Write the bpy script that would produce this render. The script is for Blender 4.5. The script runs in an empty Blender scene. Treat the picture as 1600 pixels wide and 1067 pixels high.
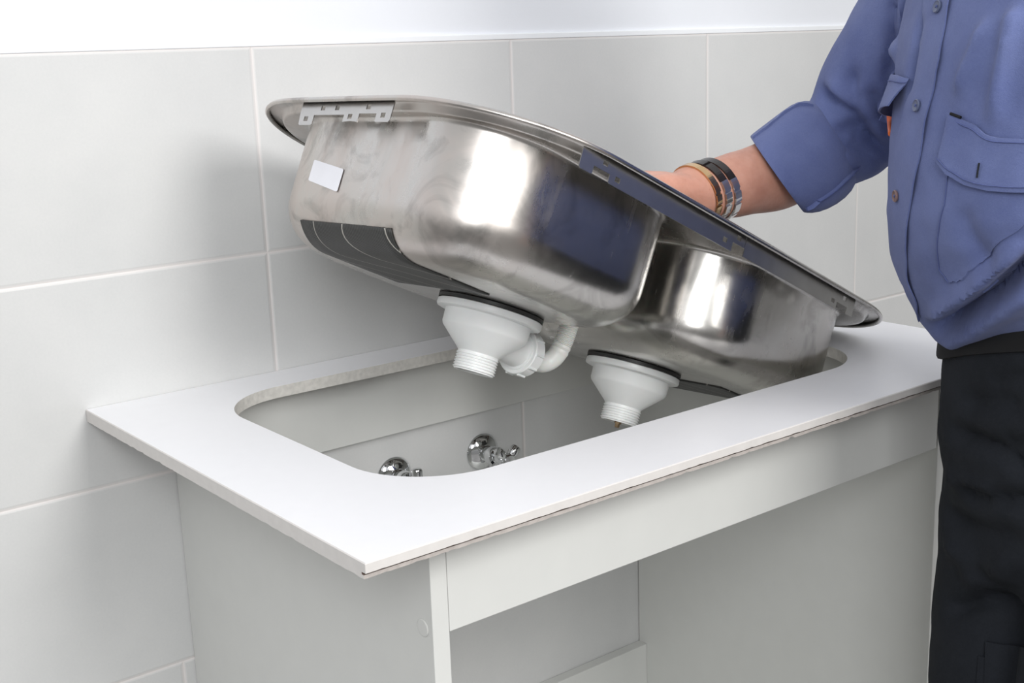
import bpy, bmesh, math, random
from mathutils import Vector, Matrix, noise
from mathutils.bvhtree import BVHTree
random.seed(4)
PI = math.pi
S = bpy.context.scene
C = S.collection

# ------------------------------------------------------------------ camera
cam_d = bpy.data.cameras.new('camera')
cam = bpy.data.objects.new('camera', cam_d)
C.objects.link(cam)
yaw, pitch, roll = -0.6641, -0.2291, -0.0348
fw = Vector((-math.sin(yaw) * math.cos(pitch), math.cos(yaw) * math.cos(pitch), math.sin(pitch)))
rt = Vector((math.cos(yaw), math.sin(yaw), 0))
up = rt.cross(fw)
cr, sr = math.cos(roll), math.sin(roll)
r2 = rt * cr + up * sr
u2 = up * cr - rt * sr
cam.matrix_world = Matrix(((r2.x, u2.x, -fw.x, -0.4666), (r2.y, u2.y, -fw.y, -1.3945), (r2.z, u2.z, -fw.z, 1.2858), (0, 0, 0, 1)))
cam_d.sensor_width = 36
cam_d.lens = 1956.2 * 36 / 1600
cam_d.clip_start = 0.05
S.camera = cam

# ------------------------------------------------------------------ light and exposure
S.view_settings.view_transform = 'Standard'
S.view_settings.look = 'None'
S.view_settings.gamma = 1
S.view_settings.use_curve_mapping = False
S.view_settings.exposure = 0.1
w = bpy.data.worlds.new('world')
S.world = w
w.use_nodes = True
_t = w.node_tree
_g = _t.nodes.new('ShaderNodeTexCoord')
_s = _t.nodes.new('ShaderNodeSeparateXYZ')
_r = _t.nodes.new('ShaderNodeValToRGB')
_m = _t.nodes.new('ShaderNodeMapRange')
_m.inputs['From Min'].default_value = -1
_t.links.new(_g.outputs['Generated'], _s.inputs[0])
_t.links.new(_s.outputs['Z'], _m.inputs['Value'])
_t.links.new(_m.outputs[0], _r.inputs[0])
_r.color_ramp.elements[0].position = 0.50
_r.color_ramp.elements[0].color = (0.30, 0.30, 0.30, 1)
_r.color_ramp.elements[1].position = 0.72
_r.color_ramp.elements[1].color = (0.97, 0.98, 1.0, 1)
_t.links.new(_r.outputs[0], _t.nodes['Background'].inputs[0])
_t.nodes['Background'].inputs[1].default_value = 0.80


def area(name, loc, target, sx, sy, power, col=(1, 1, 1)):
    d = bpy.data.lights.new(name, 'AREA')
    d.shape = 'RECTANGLE'
    d.size, d.size_y, d.energy, d.color = sx, sy, power, col
    o = bpy.data.objects.new(name, d)
    C.objects.link(o)
    o.location = loc
    o.rotation_euler = (Vector(target) - Vector(loc)).to_track_quat('-Z', 'Y').to_euler()
    return o


area('key_softbox', (0.50, -2.95, 2.25), (0.5, -0.3, 1.0), 0.9, 1.2, 46, (1, 0.985, 0.965))
area('second_softbox', (-1.3, -2.65, 2.2), (0.4, -0.3, 1.0), 1.0, 1.2, 38, (0.98, 0.99, 1))

# ------------------------------------------------------------------ materials
def nt(name):
    m = bpy.data.materials.new(name)
    m.use_nodes = True
    t = m.node_tree
    return m, t, t.nodes['Principled BSDF']


def N(t, kind, **kw):
    n = t.nodes.new(kind)
    for k, v in kw.items():
        if isinstance(k, str) and hasattr(n, k):
            setattr(n, k, v)
    return n


def ramp(t, src, stops):
    r = t.nodes.new('ShaderNodeValToRGB')
    e = r.color_ramp.elements
    while len(e) < len(stops):
        e.new(0.5)
    for i, (p, c) in enumerate(stops):
        e[i].position = p
        e[i].color = (c, c, c, 1) if not isinstance(c, tuple) else (*c, 1)
    t.links.new(src, r.inputs[0])
    return r


def math_n(t, op, a, b=None, c=None):
    n = t.nodes.new('ShaderNodeMath')
    n.operation = op
    for i, v in enumerate((a, b, c)):
        if v is None:
            continue
        if isinstance(v, (int, float)):
            n.inputs[i].default_value = v
        else:
            t.links.new(v, n.inputs[i])
    return n.outputs[0]


def noise_n(t, scale, detail=4, rough=0.5, vec=None, dist=0.0):
    n = t.nodes.new('ShaderNodeTexNoise')
    n.inputs['Scale'].default_value = scale
    n.inputs['Detail'].default_value = detail
    n.inputs['Roughness'].default_value = rough
    n.inputs['Distortion'].default_value = dist
    if vec is None:
        tc = t.nodes.new('ShaderNodeTexCoord')
        vec = tc.outputs['Object']
    t.links.new(vec, n.inputs['Vector'])
    return n


def bump(t, b, h, strength, dist=0.001):
    n = t.nodes.new('ShaderNodeBump')
    n.inputs['Strength'].default_value = strength
    n.inputs['Distance'].default_value = dist
    t.links.new(h, n.inputs['Height'])
    t.links.new(n.outputs[0], b.inputs['Normal'])


def mat(name, col, rough=0.5, metal=0.0, spec=0.5, var=0.03, nscale=60, bmp=0.0, bscale=400, coat=0, sss=0):
    m, t, b = nt(name)
    n = noise_n(t, nscale, 5)
    c0 = tuple(max(0, x * (1 - var)) for x in col)
    c1 = tuple(min(1, x * (1 + var)) for x in col)
    r = ramp(t, n.outputs[0], [(0.3, c0), (0.7, c1)])
    t.links.new(r.outputs[0], b.inputs['Base Color'])
    b.inputs['Roughness'].default_value = rough
    b.inputs['Metallic'].default_value = metal
    b.inputs['Specular IOR Level'].default_value = spec
    b.inputs['Coat Weight'].default_value = coat
    if sss:
        b.inputs['Subsurface Weight'].default_value = sss
        b.inputs['Subsurface Scale'].default_value = 0.01
    if bmp:
        n2 = noise_n(t, bscale, 3)
        bump(t, b, n2.outputs[0], bmp)
    return m


TW, X1, ZA, ZB, ZC = 0.3954, 0.2452, 1.2992, 1.0514, 0.8031


def tile_material():
    m, t, b = nt('grey_wall_tile')
    g = t.nodes.new('ShaderNodeNewGeometry')
    sx = t.nodes.new('ShaderNodeSeparateXYZ')
    t.links.new(g.outputs['Position'], sx.inputs[0])

    def dist(v, off, per):
        a = math_n(t, 'SUBTRACT', v, off)
        a = math_n(t, 'DIVIDE', a, per)
        a = math_n(t, 'ADD', a, 0.5 + 40)
        a = math_n(t, 'FRACT', a)
        a = math_n(t, 'SUBTRACT', a, 0.5)
        a = math_n(t, 'ABSOLUTE', a)
        return math_n(t, 'MULTIPLY', a, per)
    dx = dist(sx.outputs['X'], X1, TW)
    dz = dist(sx.outputs['Z'], ZB, ZB - ZC)
    low = math_n(t, 'LESS_THAN', sx.outputs['Z'], 2 * ZC - ZB)
    dx2 = dist(sx.outputs['X'], 0.480, TW)
    dx = math_n(t, 'ADD', math_n(t, 'MULTIPLY', dx, math_n(t, 'SUBTRACT', 1.0, low)), math_n(t, 'MULTIPLY', dx2, low))
    d = math_n(t, 'MINIMUM', dx, dz)
    n1 = noise_n(t, 7, 6, 0.6, g.outputs['Position'])
    n2 = noise_n(t, 320, 3, 0.6, g.outputs['Position'])
    mix = math_n(t, 'ADD', math_n(t, 'MULTIPLY', n1.outputs[0], 0.7), math_n(t, 'MULTIPLY', n2.outputs[0], 0.3))
    r = ramp(t, mix, [(0.3, (0.60, 0.605, 0.60)), (0.7, (0.67, 0.67, 0.66))])
    mx = t.nodes.new('ShaderNodeMix')
    mx.data_type = 'RGBA'
    f = ramp(t, d, [(0.0009, 1.0), (0.0014, 0.0)])
    t.links.new(f.outputs[0], mx.inputs[0])
    t.links.new(r.outputs[0], mx.inputs[6])
    mx.inputs[7].default_value = (0.78, 0.74, 0.72, 1)
    t.links.new(mx.outputs[2], b.inputs['Base Color'])
    b.inputs['Roughness'].default_value = 0.42
    h = ramp(t, d, [(0.0008, 0.0), (0.0024, 1.0)])
    hh = math_n(t, 'ADD', h.outputs[0], math_n(t, 'MULTIPLY', n2.outputs[0], 0.06))
    bump(t, b, hh, 0.8, 0.0012)
    return m


def steel_material():
    m, t, b = nt('brushed_stainless_steel')
    tc = t.nodes.new('ShaderNodeTexCoord')
    b.inputs['Metallic'].default_value = 1.0
    big = noise_n(t, 9, 6, 0.65, tc.outputs['Object'], 0.6)
    fine = noise_n(t, 70, 5, 0.6, tc.outputs['Object'])
    sep = t.nodes.new('ShaderNodeSeparateXYZ')
    t.links.new(tc.outputs['Object'], sep.inputs[0])
    # dull dried film, mostly at the left end of the left bowl, and finger marks elsewhere
    lx = t.nodes.new('ShaderNodeMapRange')
    lx.inputs['From Min'].default_value = -0.25
    lx.inputs['From Max'].default_value = -0.36
    t.links.new(sep.outputs['X'], lx.inputs['Value'])
    film = math_n(t, 'MULTIPLY', ramp(t, big.outputs[0], [(0.42, 0.0), (0.58, 1.0)]).outputs[0],
                  math_n(t, 'ADD', math_n(t, 'MULTIPLY', lx.outputs[0], 0.75), 0.18))
    mp = t.nodes.new('ShaderNodeMapping')
    mp.inputs['Scale'].default_value = (1, 1, 0.25)
    t.links.new(tc.outputs['Object'], mp.inputs[0])
    streak = noise_n(t, 45, 6, 0.7, mp.outputs[0], 0.3)
    smear = ramp(t, streak.outputs[0], [(0.56, 0.0), (0.68, 1.0)])
    mx = t.nodes.new('ShaderNodeMix')
    mx.data_type = 'RGBA'
    t.links.new(film, mx.inputs[0])
    mx.inputs[6].default_value = (0.52, 0.505, 0.48, 1)
    mx.inputs[7].default_value = (0.58, 0.525, 0.49, 1)
    med = noise_n(t, 16, 5, 0.6, tc.outputs['Object'], 0.9)
    dark = ramp(t, med.outputs[0], [(0.52, 1.0), (0.72, 0.62)])
    mm = t.nodes.new('ShaderNodeMix')
    mm.data_type = 'RGBA'
    mm.blend_type = 'MULTIPLY'
    mm.inputs[0].default_value = 1.0
    t.links.new(mx.outputs[2], mm.inputs[6])
    t.links.new(dark.outputs[0], mm.inputs[7])
    t.links.new(mm.outputs[2], b.inputs['Base Color'])
    ro = math_n(t, 'ADD', 0.20, math_n(t, 'MULTIPLY', film, 0.22))
    ro = math_n(t, 'ADD', ro, math_n(t, 'MULTIPLY', smear.outputs[0], 0.09))
    ro = math_n(t, 'ADD', ro, math_n(t, 'MULTIPLY', fine.outputs[0], 0.05))
    t.links.new(ro, b.inputs['Roughness'])
    bb = noise_n(t, 30, 3, 0.5, tc.outputs['Object'])
    bump(t, b, bb.outputs[0], 0.06, 0.002)
    return m


def pad_material():
    m, t, b = nt('charcoal_sound_pad')
    tc = t.nodes.new('ShaderNodeTexCoord')
    wv = t.nodes.new('ShaderNodeTexWave')
    wv.bands_direction = 'Y'
    wv.inputs['Scale'].default_value = 120
    wv.inputs['Distortion'].default_value = 0.6
    t.links.new(tc.outputs['Object'], wv.inputs[0])
    w2 = t.nodes.new('ShaderNodeTexWave')
    w2.bands_direction = 'DIAGONAL'
    w2.inputs['Scale'].default_value = 11
    w2.inputs['Distortion'].default_value = 5
    w2.inputs['Detail'].default_value = 1
    w2.inputs['Detail Scale'].default_value = 0.6
    t.links.new(tc.outputs['Object'], w2.inputs[0])
    line = ramp(t, w2.outputs[0], [(0.9965, 0.0), (0.9995, 1.0)])
    mx = t.nodes.new('ShaderNodeMix')
    mx.data_type = 'RGBA'
    t.links.new(line.outputs[0], mx.inputs[0])
    r = ramp(t, wv.outputs[0], [(0.2, (0.018, 0.018, 0.017)), (0.9, (0.045, 0.045, 0.042))])
    t.links.new(r.outputs[0], mx.inputs[6])
    mx.inputs[7].default_value = (0.42, 0.4, 0.36, 1)
    t.links.new(mx.outputs[2], b.inputs['Base Color'])
    b.inputs['Roughness'].default_value = 0.5
    bump(t, b, wv.outputs[0], 0.4, 0.0005)
    return m


def cloth(name, c0, c1, rough=0.85, weave=1400, patch=9, sheen=0.1):
    m, t, b = nt(name)
    tc = t.nodes.new('ShaderNodeTexCoord')
    n = noise_n(t, patch, 7, 0.65, tc.outputs['Object'])
    n2 = noise_n(t, 500, 3, 0.6, tc.outputs['Object'])
    f = math_n(t, 'ADD', math_n(t, 'MULTIPLY', n.outputs[0], 0.75), math_n(t, 'MULTIPLY', n2.outputs[0], 0.25))
    r = ramp(t, f, [(0.32, c0), (0.68, c1)])
    t.links.new(r.outputs[0], b.inputs['Base Color'])
    b.inputs['Roughness'].default_value = rough
    b.inputs['Specular IOR Level'].default_value = 0.2
    b.inputs['Sheen Weight'].default_value = sheen
    v = t.nodes.new('ShaderNodeTexVoronoi')
    v.inputs['Scale'].default_value = weave
    t.links.new(tc.outputs['Object'], v.inputs['Vector'])
    n3 = noise_n(t, 60, 4, 0.6, tc.outputs['Object'])
    h = math_n(t, 'ADD', math_n(t, 'MULTIPLY', v.outputs[0], 0.25), math_n(t, 'MULTIPLY', n3.outputs[0], 0.9))
    bump(t, b, h, 0.5, 0.0016)
    return m


def skin_material():
    m, t, b = nt('skin')
    n = noise_n(t, 35, 6, 0.65)
    r = ramp(t, n.outputs[0], [(0.3, (0.50, 0.235, 0.165)), (0.7, (0.62, 0.33, 0.245))])
    v = t.nodes.new('ShaderNodeTexVoronoi')
    v.inputs['Scale'].default_value = 90
    tc = t.nodes.new('ShaderNodeTexCoord')
    t.links.new(tc.outputs['Object'], v.inputs['Vector'])
    fr = ramp(t, v.outputs[0], [(0.02, 1.0), (0.07, 0.0)])
    mx = t.nodes.new('ShaderNodeMix')
    mx.data_type = 'RGBA'
    t.links.new(math_n(t, 'MULTIPLY', fr.outputs[0], 0.35), mx.inputs[0])
    t.links.new(r.outputs[0], mx.inputs[6])
    mx.inputs[7].default_value = (0.28, 0.1, 0.06, 1)
    t.links.new(mx.outputs[2], b.inputs['Base Color'])
    b.inputs['Roughness'].default_value = 0.5
    b.inputs['Subsurface Weight'].default_value = 0.12
    b.inputs['Subsurface Radius'].default_value = (1, 0.35, 0.2)
    b.inputs['Subsurface Scale'].default_value = 0.006
    n2 = noise_n(t, 260, 4)
    bump(t, b, n2.outputs[0], 0.35, 0.0008)
    return m


TILE = tile_material()
STEEL = steel_material()
PAD = pad_material()
SKIN = skin_material()
PLASTER = mat('white_plaster', (0.80, 0.82, 0.86), 0.5, var=0.012, nscale=6, bmp=0.15, bscale=500)
TRIM = mat('white_tile_bead', (0.86, 0.88, 0.9), 0.3, var=0.01)
FLOOR = mat('dark_grey_floor', (0.16, 0.155, 0.15), 0.45, var=0.1, nscale=5)
CEIL = mat('ceiling_paint', (0.7, 0.7, 0.7), 0.8)
LAM = mat('white_laminate', (0.86, 0.86, 0.88), 0.38, var=0.006, bmp=0.06, bscale=900)
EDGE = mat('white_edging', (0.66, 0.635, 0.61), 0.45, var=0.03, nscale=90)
CUT = mat('sawn_cream_edge', (0.66, 0.64, 0.60), 0.6, var=0.10, nscale=160, bmp=0.4, bscale=300)
LIPM = mat('raw_grey_brown_lower_edge', (0.46, 0.42, 0.39), 0.7, var=0.12, nscale=120, bmp=0.4, bscale=400)
CHIP = mat('bare_brown_board', (0.17, 0.12, 0.10), 0.85, var=0.3, nscale=400, bmp=0.6, bscale=600)
CAB = mat('grey_white_melamine', (0.66, 0.665, 0.64), 0.35, var=0.012, nscale=30, bmp=0.05, bscale=700)
GAP = mat('dark_panel_edge', (0.10, 0.105, 0.09), 0.8)
WPLAS = mat('white_plastic', (0.80, 0.81, 0.80), 0.32, var=0.01, sss=0.05)
TPLAS = mat('translucent_white_plastic', (0.72, 0.73, 0.70), 0.35, var=0.02, sss=0.2)
RUB = mat('black_rubber', (0.018, 0.018, 0.017), 0.45)
CHROME = mat('chrome', (0.75, 0.76, 0.77), 0.06, 1.0, var=0.01)
STRIP = mat('punched_galvanised_strip', (0.50, 0.49, 0.475), 0.30, 1.0, var=0.06, nscale=40, bmp=0.05, bscale=200)
BRASS = mat('brass', (0.42, 0.30, 0.18), 0.3, 1.0)
PAPER = mat('white_paper_label', (0.82, 0.82, 0.86), 0.55, var=0.015)
BLUE = cloth('blue_cotton', (0.098, 0.125, 0.285), (0.150, 0.185, 0.365))
DARK = cloth('black_work_cotton', (0.011, 0.013, 0.017), (0.021, 0.024, 0.031), sheen=0.0)
THREAD = mat('seam_thread', (0.085, 0.11, 0.27), 0.9)
BTN = mat('blue_grey_button', (0.10, 0.12, 0.20), 0.3)
BTNB = mat('brown_button', (0.19, 0.12, 0.11), 0.35)
LEATHER = mat('black_leather', (0.008, 0.008, 0.009), 0.6, spec=0.25)
BBRACE = mat('black_enamel', (0.02, 0.016, 0.015), 0.25)
GOLD = mat('gold_metal', (0.65, 0.45, 0.25), 0.2, 1.0)
SILVER = mat('brushed_silver', (0.80, 0.79, 0.77), 0.28, 1.0, var=0.02)
ORANGE = mat('orange_plastic', (0.75, 0.16, 0.03), 0.4)
HAIR = mat('grey_brown_hair', (0.12, 0.09, 0.07), 0.7, var=0.3, nscale=300, bmp=0.8, bscale=400)
EYE = mat('eye_white', (0.8, 0.78, 0.75), 0.2)
IRIS = mat('iris', (0.05, 0.09, 0.12), 0.15)
LIP = mat('lips', (0.45, 0.17, 0.14), 0.45)


# ------------------------------------------------------------------ helpers
def obj(name, bm, m, parent=None, smooth=None, bevel=0, kind=None, recalc=True, mats=None):
    if recalc:
        bmesh.ops.recalc_face_normals(bm, faces=bm.faces)
    me = bpy.data.meshes.new(name)
    bm.to_mesh(me)
    bm.free()
    o = bpy.data.objects.new(name, me)
    C.objects.link(o)
    for mm in (mats or [m]):
        me.materials.append(mm)
    if parent:
        o.parent = parent
    if smooth is not None:
        for p in me.polygons:
            p.use_smooth = True
        if smooth < 180:
            me.set_sharp_from_angle(angle=math.radians(smooth))
    if bevel:
        b = o.modifiers.new('bevel', 'BEVEL')
        b.width, b.segments, b.limit_method = bevel, 2, 'ANGLE'
    if kind:
        o['kind'] = kind
    return o


def thing(name, label, cat, loc=(0, 0, 0), group=None):
    o = bpy.data.objects.new(name, None)
    C.objects.link(o)
    o.location = loc
    o.empty_display_size = 0.05
    o['label'], o['category'] = label, cat
    if group:
        o['group'] = group
    return o


def tag(o, label, cat, group=None):
    o['label'], o['category'] = label, cat
    if group:
        o['group'] = group
    return o


def box(bm, x0, x1, y0, y1, z0, z1):
    v = [bm.verts.new((x, y, z)) for x in (x0, x1) for y in (y0, y1) for z in (z0, z1)]
    for f in ((0, 1, 3, 2), (4, 6, 7, 5), (0, 4, 5, 1), (2, 3, 7, 6), (0, 2, 6, 4), (1, 5, 7, 3)):
        bm.faces.new([v[i] for i in f])
    return bm


def nb():
    return bmesh.new()


def bx(*a):
    return box(nb(), *a)


def rings(bm, R, closed=True, cap0=False, cap1=False, mi=0):
    """loft between lists of points"""
    V = [[bm.verts.new(p) for p in r] for r in R]
    n = len(V[0])
    for a, b in zip(V, V[1:]):
        for i in range(n if closed else n - 1):
            j = (i + 1) % n
            f = bm.faces.new((a[i], a[j], b[j], b[i]))
            f.material_index = mi
    if cap0:
        bm.faces.new(V[0][::-1])
    if cap1:
        bm.faces.new(V[-1])
    return V


def lathe(bm, prof, seg=48, org=(0, 0, 0), axis=(0, 0, 1), cap0=True, cap1=True):
    """prof: (radius, height along axis)"""
    a = Vector(axis).normalized()
    q = a.to_track_quat('Z', 'Y')
    R = []
    for r, h in prof:
        R.append([Vector(org) + q @ Vector((r * math.cos(2 * PI * k / seg), r * math.sin(2 * PI * k / seg), h)) for k in range(seg)])
    rings(bm, R, True, cap0, cap1)
    return bm


def frames(P):
    T = []
    for i in range(len(P)):
        a = P[max(0, i - 1)]
        b = P[min(len(P) - 1, i + 1)]
        T.append((b - a).normalized())
    up_ = Vector((0, 0, 1)) if abs(T[0].z) < 0.9 else Vector((1, 0, 0))
    u = T[0].cross(up_).normalized()
    F = []
    for t_ in T:
        u = (u - t_ * u.dot(t_)).normalized()
        F.append((u, t_.cross(u)))
    return F


def tube(bm, P, rad, seg=16, sx=None, cap=True):
    P = [Vector(p) for p in P]
    F = frames(P)
    R = []
    for i, (p, (u, v)) in enumerate(zip(P, F)):
        r = rad[i] if isinstance(rad, (list, tuple)) else rad
        R.append([p + u * r * math.cos(2 * PI * k / seg) + v * r * math.sin(2 * PI * k / seg) for k in range(seg)])
    rings(bm, R, True, cap, cap)
    return bm


def capsule_chain(bm, P, rad, seg=18, sub=6):
    """tapered tube through P (catmull-rom) with rounded ends"""
    P = [Vector(p) for p in P]
    Q, R_ = [], []
    for i in range(len(P) - 1):
        p0 = P[max(0, i - 1)]
        p1, p2 = P[i], P[i + 1]
        p3 = P[min(len(P) - 1, i + 2)]
        for k in range(sub):
            s = k / sub
            q = 0.5 * ((2 * p1) + (p2 - p0) * s + (2 * p0 - 5 * p1 + 4 * p2 - p3) * s * s + (3 * p1 - p0 - 3 * p2 + p3) * s ** 3)
            Q.append(q)
            s2 = s * s * (3 - 2 * s)
            R_.append(rad[i] * (1 - s2) + rad[i + 1] * s2)
    Q.append(P[-1])
    R_.append(rad[-1])
    d0 = (Q[0] - Q[1]).normalized()
    d1 = (Q[-1] - Q[-2]).normalized()
    pre = [(Q[0] + d0 * R_[0] * math.sin(a), R_[0] * math.cos(a)) for a in (1.5, 1.2, 0.8, 0.4)]
    post = [(Q[-1] + d1 * R_[-1] * math.sin(a), R_[-1] * math.cos(a)) for a in (0.4, 0.8, 1.2, 1.5)]
    PP = [p for p, _ in pre] + Q + [p for p, _ in post]
    RR = [r for _, r in pre] + R_ + [r for _, r in post]
    return tube(bm, PP, RR, seg)


def ellipsoid(bm, c, r, rot=None, seg=24):
    M_ = Matrix.Translation(Vector(c)) @ (rot.to_4x4() if rot else Matrix()) @ Matrix.Diagonal((*r, 1))
    bmesh.ops.create_uvsphere(bm, u_segments=seg, v_segments=seg // 2, radius=1, matrix=M_)
    return bm


def poly_fill(bm, loops):
    """triangulated planar polygon with holes; loops are lists of 3-D points"""
    E, L = [], []
    for l in loops:
        vs = [bm.verts.new(p) for p in l]
        L.append(vs)
        for i in range(len(vs)):
            E.append(bm.edges.new((vs[i], vs[(i + 1) % len(vs)])))
    r = bmesh.ops.triangle_fill(bm, use_beauty=True, use_dissolve=False, edges=E)
    return L, [g for g in r['geom'] if isinstance(g, bmesh.types.BMFace)]


def remeshed(bm, name, voxel, smooth_it=6):
    me = bpy.data.meshes.new(name)
    bmesh.ops.recalc_face_normals(bm, faces=bm.faces)
    bm.to_mesh(me)
    bm.free()
    o = bpy.data.objects.new(name, me)
    C.objects.link(o)
    r = o.modifiers.new('r', 'REMESH')
    r.mode = 'VOXEL'
    r.voxel_size = voxel
    s = o.modifiers.new('s', 'SMOOTH')
    s.factor = 0.6
    s.iterations = smooth_it
    dg = bpy.context.evaluated_depsgraph_get()
    dg.update()
    ev = o.evaluated_get(dg)
    me2 = bpy.data.meshes.new_from_object(ev)
    bpy.data.objects.remove(o)
    bpy.data.meshes.remove(me)
    b2 = bmesh.new()
    b2.from_mesh(me2)
    bpy.data.meshes.remove(me2)
    return b2


def rrect(x0, x1, y0, y1, r, n=12):
    o = []
    for cx, cy, a0 in ((x1 - r, y1 - r, 0), (x0 + r, y1 - r, 90), (x0 + r, y0 + r, 180), (x1 - r, y0 + r, 270)):
        for k in range(n):
            a = math.radians(a0 + 90 * k / (n - 1))
            o.append((cx + r * math.cos(a), cy + r * math.sin(a)))
    return o


def densify(pts, step):
    out = []
    for i in range(len(pts)):
        a = Vector(pts[i])
        b = Vector(pts[(i + 1) % len(pts)])
        n = max(1, int((b - a).length / step))
        for k in range(n):
            out.append(tuple(a.lerp(b, k / n)))
    return out


# ------------------------------------------------------------------ the setting
obj('wall_back', bx(-2.6, 3.2, 0.0, 0.1, 0.0, ZA), TILE, kind='structure')
obj('wall_upper', bx(-2.6, 3.2, 0.004, 0.1, ZA + 0.001, 2.7), PLASTER, kind='structure')
obj('trim_1', bx(-2.6, 3.2, -0.0012, 0.0038, ZA + 0.0002, ZA + 0.008), TRIM, kind='structure', bevel=0.001)
obj('floor', bx(-2.6, 3.2, -4.2, 0.0, -0.1, 0.0), FLOOR, kind='structure')

# ------------------------------------------------------------------ cabinet
ZT, TH = 0.9, 0.0142
ZU = ZT - TH
XC0, XC1, YF, PT = 0.0998, 0.890, -0.543, 0.018
cab = thing('base_cabinet', 'open grey-white melamine base cabinet without doors standing against the tiled wall', 'cabinet', (0.5, -0.27, 0))


def cpart(name, b, label=None, m=CAB, bevel=0.0008):
    bmesh.ops.translate(b, verts=b.verts, vec=(-0.5, 0.27, 0))
    o = obj(name, b, m, cab, bevel=bevel)
    if label:
        o['label'] = label
    return o


cpart('side_panel', bx(XC0, XC0 + PT, YF, -0.001, 0.0, ZU - 0.0006))
cpart('side_panel', bx(XC1 - PT, XC1, YF, -0.001, 0.0, ZU - 0.0006))
cpart('front_rail', bx(XC0 + PT + 0.001, XC1 - PT - 0.001, YF + 0.001, YF + 0.019, 0.7807, ZU - 0.0006))
cpart('rear_rail', bx(XC0 + PT + 0.0002, XC1 - PT - 0.0002, -0.02, -0.002, 0.786, ZU - 0.0006))
cpart('lower_rear_rail', bx(XC0 + PT + 0.0002, XC1 - PT - 0.0002, -0.019, -0.001, 0.10, 0.318))
cpart('bottom_panel', bx(XC0 + PT + 0.0002, XC1 - PT - 0.0002, YF + 0.001, -0.0195, 0.10, 0.118))
cpart('plinth', bx(XC0 + PT + 0.0002, XC1 - PT - 0.0002, YF + 0.05, YF + 0.066, 0.0, 0.0995))
b = nb()
lathe(b, [(0.0085, 0.0), (0.0085, 0.0006), (0.0075, 0.0011), (0.0, 0.0012)], 28, (XC0 - 0.0001, -0.528, 0.786), (-1, 0, 0), True, False)
cpart('screw_cap', b, 'small round white plastic screw cap', bevel=0)

# ------------------------------------------------------------------ worktop with sink cut-out
WX1, WY = 0.988, 0.603


def jag(p, amp, seed):
    n = noise.noise(Vector((p[0] * 90 + seed, p[1] * 90, seed)))
    n2 = noise.noise(Vector((p[0] * 260 + seed, p[1] * 260, seed + 5)))
    return amp * max(0.0, n * 1.2 + n2 * 0.7 - 0.1)


def worktop():
    bm = nb()
    hole = rrect(0.116, 0.821, -0.488, -0.070, 0.095, 16)
    hole = densify(hole, 0.03)

    def slab(z1, z0, yf, x0, jz=0.0, mi_front=1, top=True, bot=True, cham=0.0):
        out = densify([(x0, -0.0006), (x0, -yf), (WX1, -yf), (WX1, -0.0006)], 0.005)
        zt_ = z1
        if cham:
            oi = densify([(x0 + cham, -0.0006), (x0 + cham, -yf + cham), (WX1 - cham, -yf + cham), (WX1 - cham, -0.0006)], 0.005)
            L, F = poly_fill(bm, [[(x, y, z1) for x, y in [(x0 + cham, -0.0006), (x0 + cham, -yf + cham), (WX1 - cham, -yf + cham), (WX1 - cham, -0.0006)]],
                                  [(x, y, z1) for x, y in hole]])
            zt_ = z1 - cham
            r0 = [(x0 + cham, -0.0006, z1), (x0 + cham, -yf + cham, z1), (WX1 - cham, -yf + cham, z1), (WX1 - cham, -0.0006, z1)]
            r1 = [(x0, -0.0006, zt_), (x0, -yf, zt_), (WX1, -yf, zt_), (WX1, -0.0006, zt_)]
            rings(bm, [r0, r1], mi=1)
            rings(bm, [[(x, y, z1) for x, y in hole], [(x, y, z0) for x, y in hole]], mi=2)
        else:
            L, F = poly_fill(bm, [[(x, y, z1) for x, y in out], [(x, y, z1) for x, y in hole]])
            rings(bm, [[(x, y, z1) for x, y in hole], [(x, y, z0) for x, y in hole]], mi=2)
            for f in F:
                f.material_index = 3
        A = [(x, y, zt_) for x, y in out]
        B = [(x, y + jag((x, y), jz, 3) * 0.6 * (y < -0.59), z0 + (jag((x, y), jz, 3) if (z0 < ZU + 0.001 or y < -0.59) else 0)) for x, y in out]
        rings(bm, [A, B], mi=mi_front)
        L, F = poly_fill(bm, [[p for p in B], [(x, y, z0) for x, y in hole]])
        for f in F:
            f.material_index = 3
    slab(ZT, ZT - 0.0086, WY, 0.0, 0.0008, cham=0.0009)
    slab(ZT - 0.0086, ZT - 0.0108, WY - 0.006, 0.0, 0.0, mi_front=3)
    slab(ZT - 0.0108, ZU, WY - 0.0030, 0.0, 0.0018, mi_front=4)
    # left end face is closed white down to the ragged saw cut
    for f in bm.faces:
        if abs(f.calc_center_median().x) < 0.0005:
            f.material_index = 1
    return bm


tag(obj('worktop', worktop(), LAM, mats=[LAM, EDGE, CUT, CHIP, LIPM], recalc=True),
    'white laminate worktop with a large rounded sink cut-out and ragged sawn lower edges', 'worktop')

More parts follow.
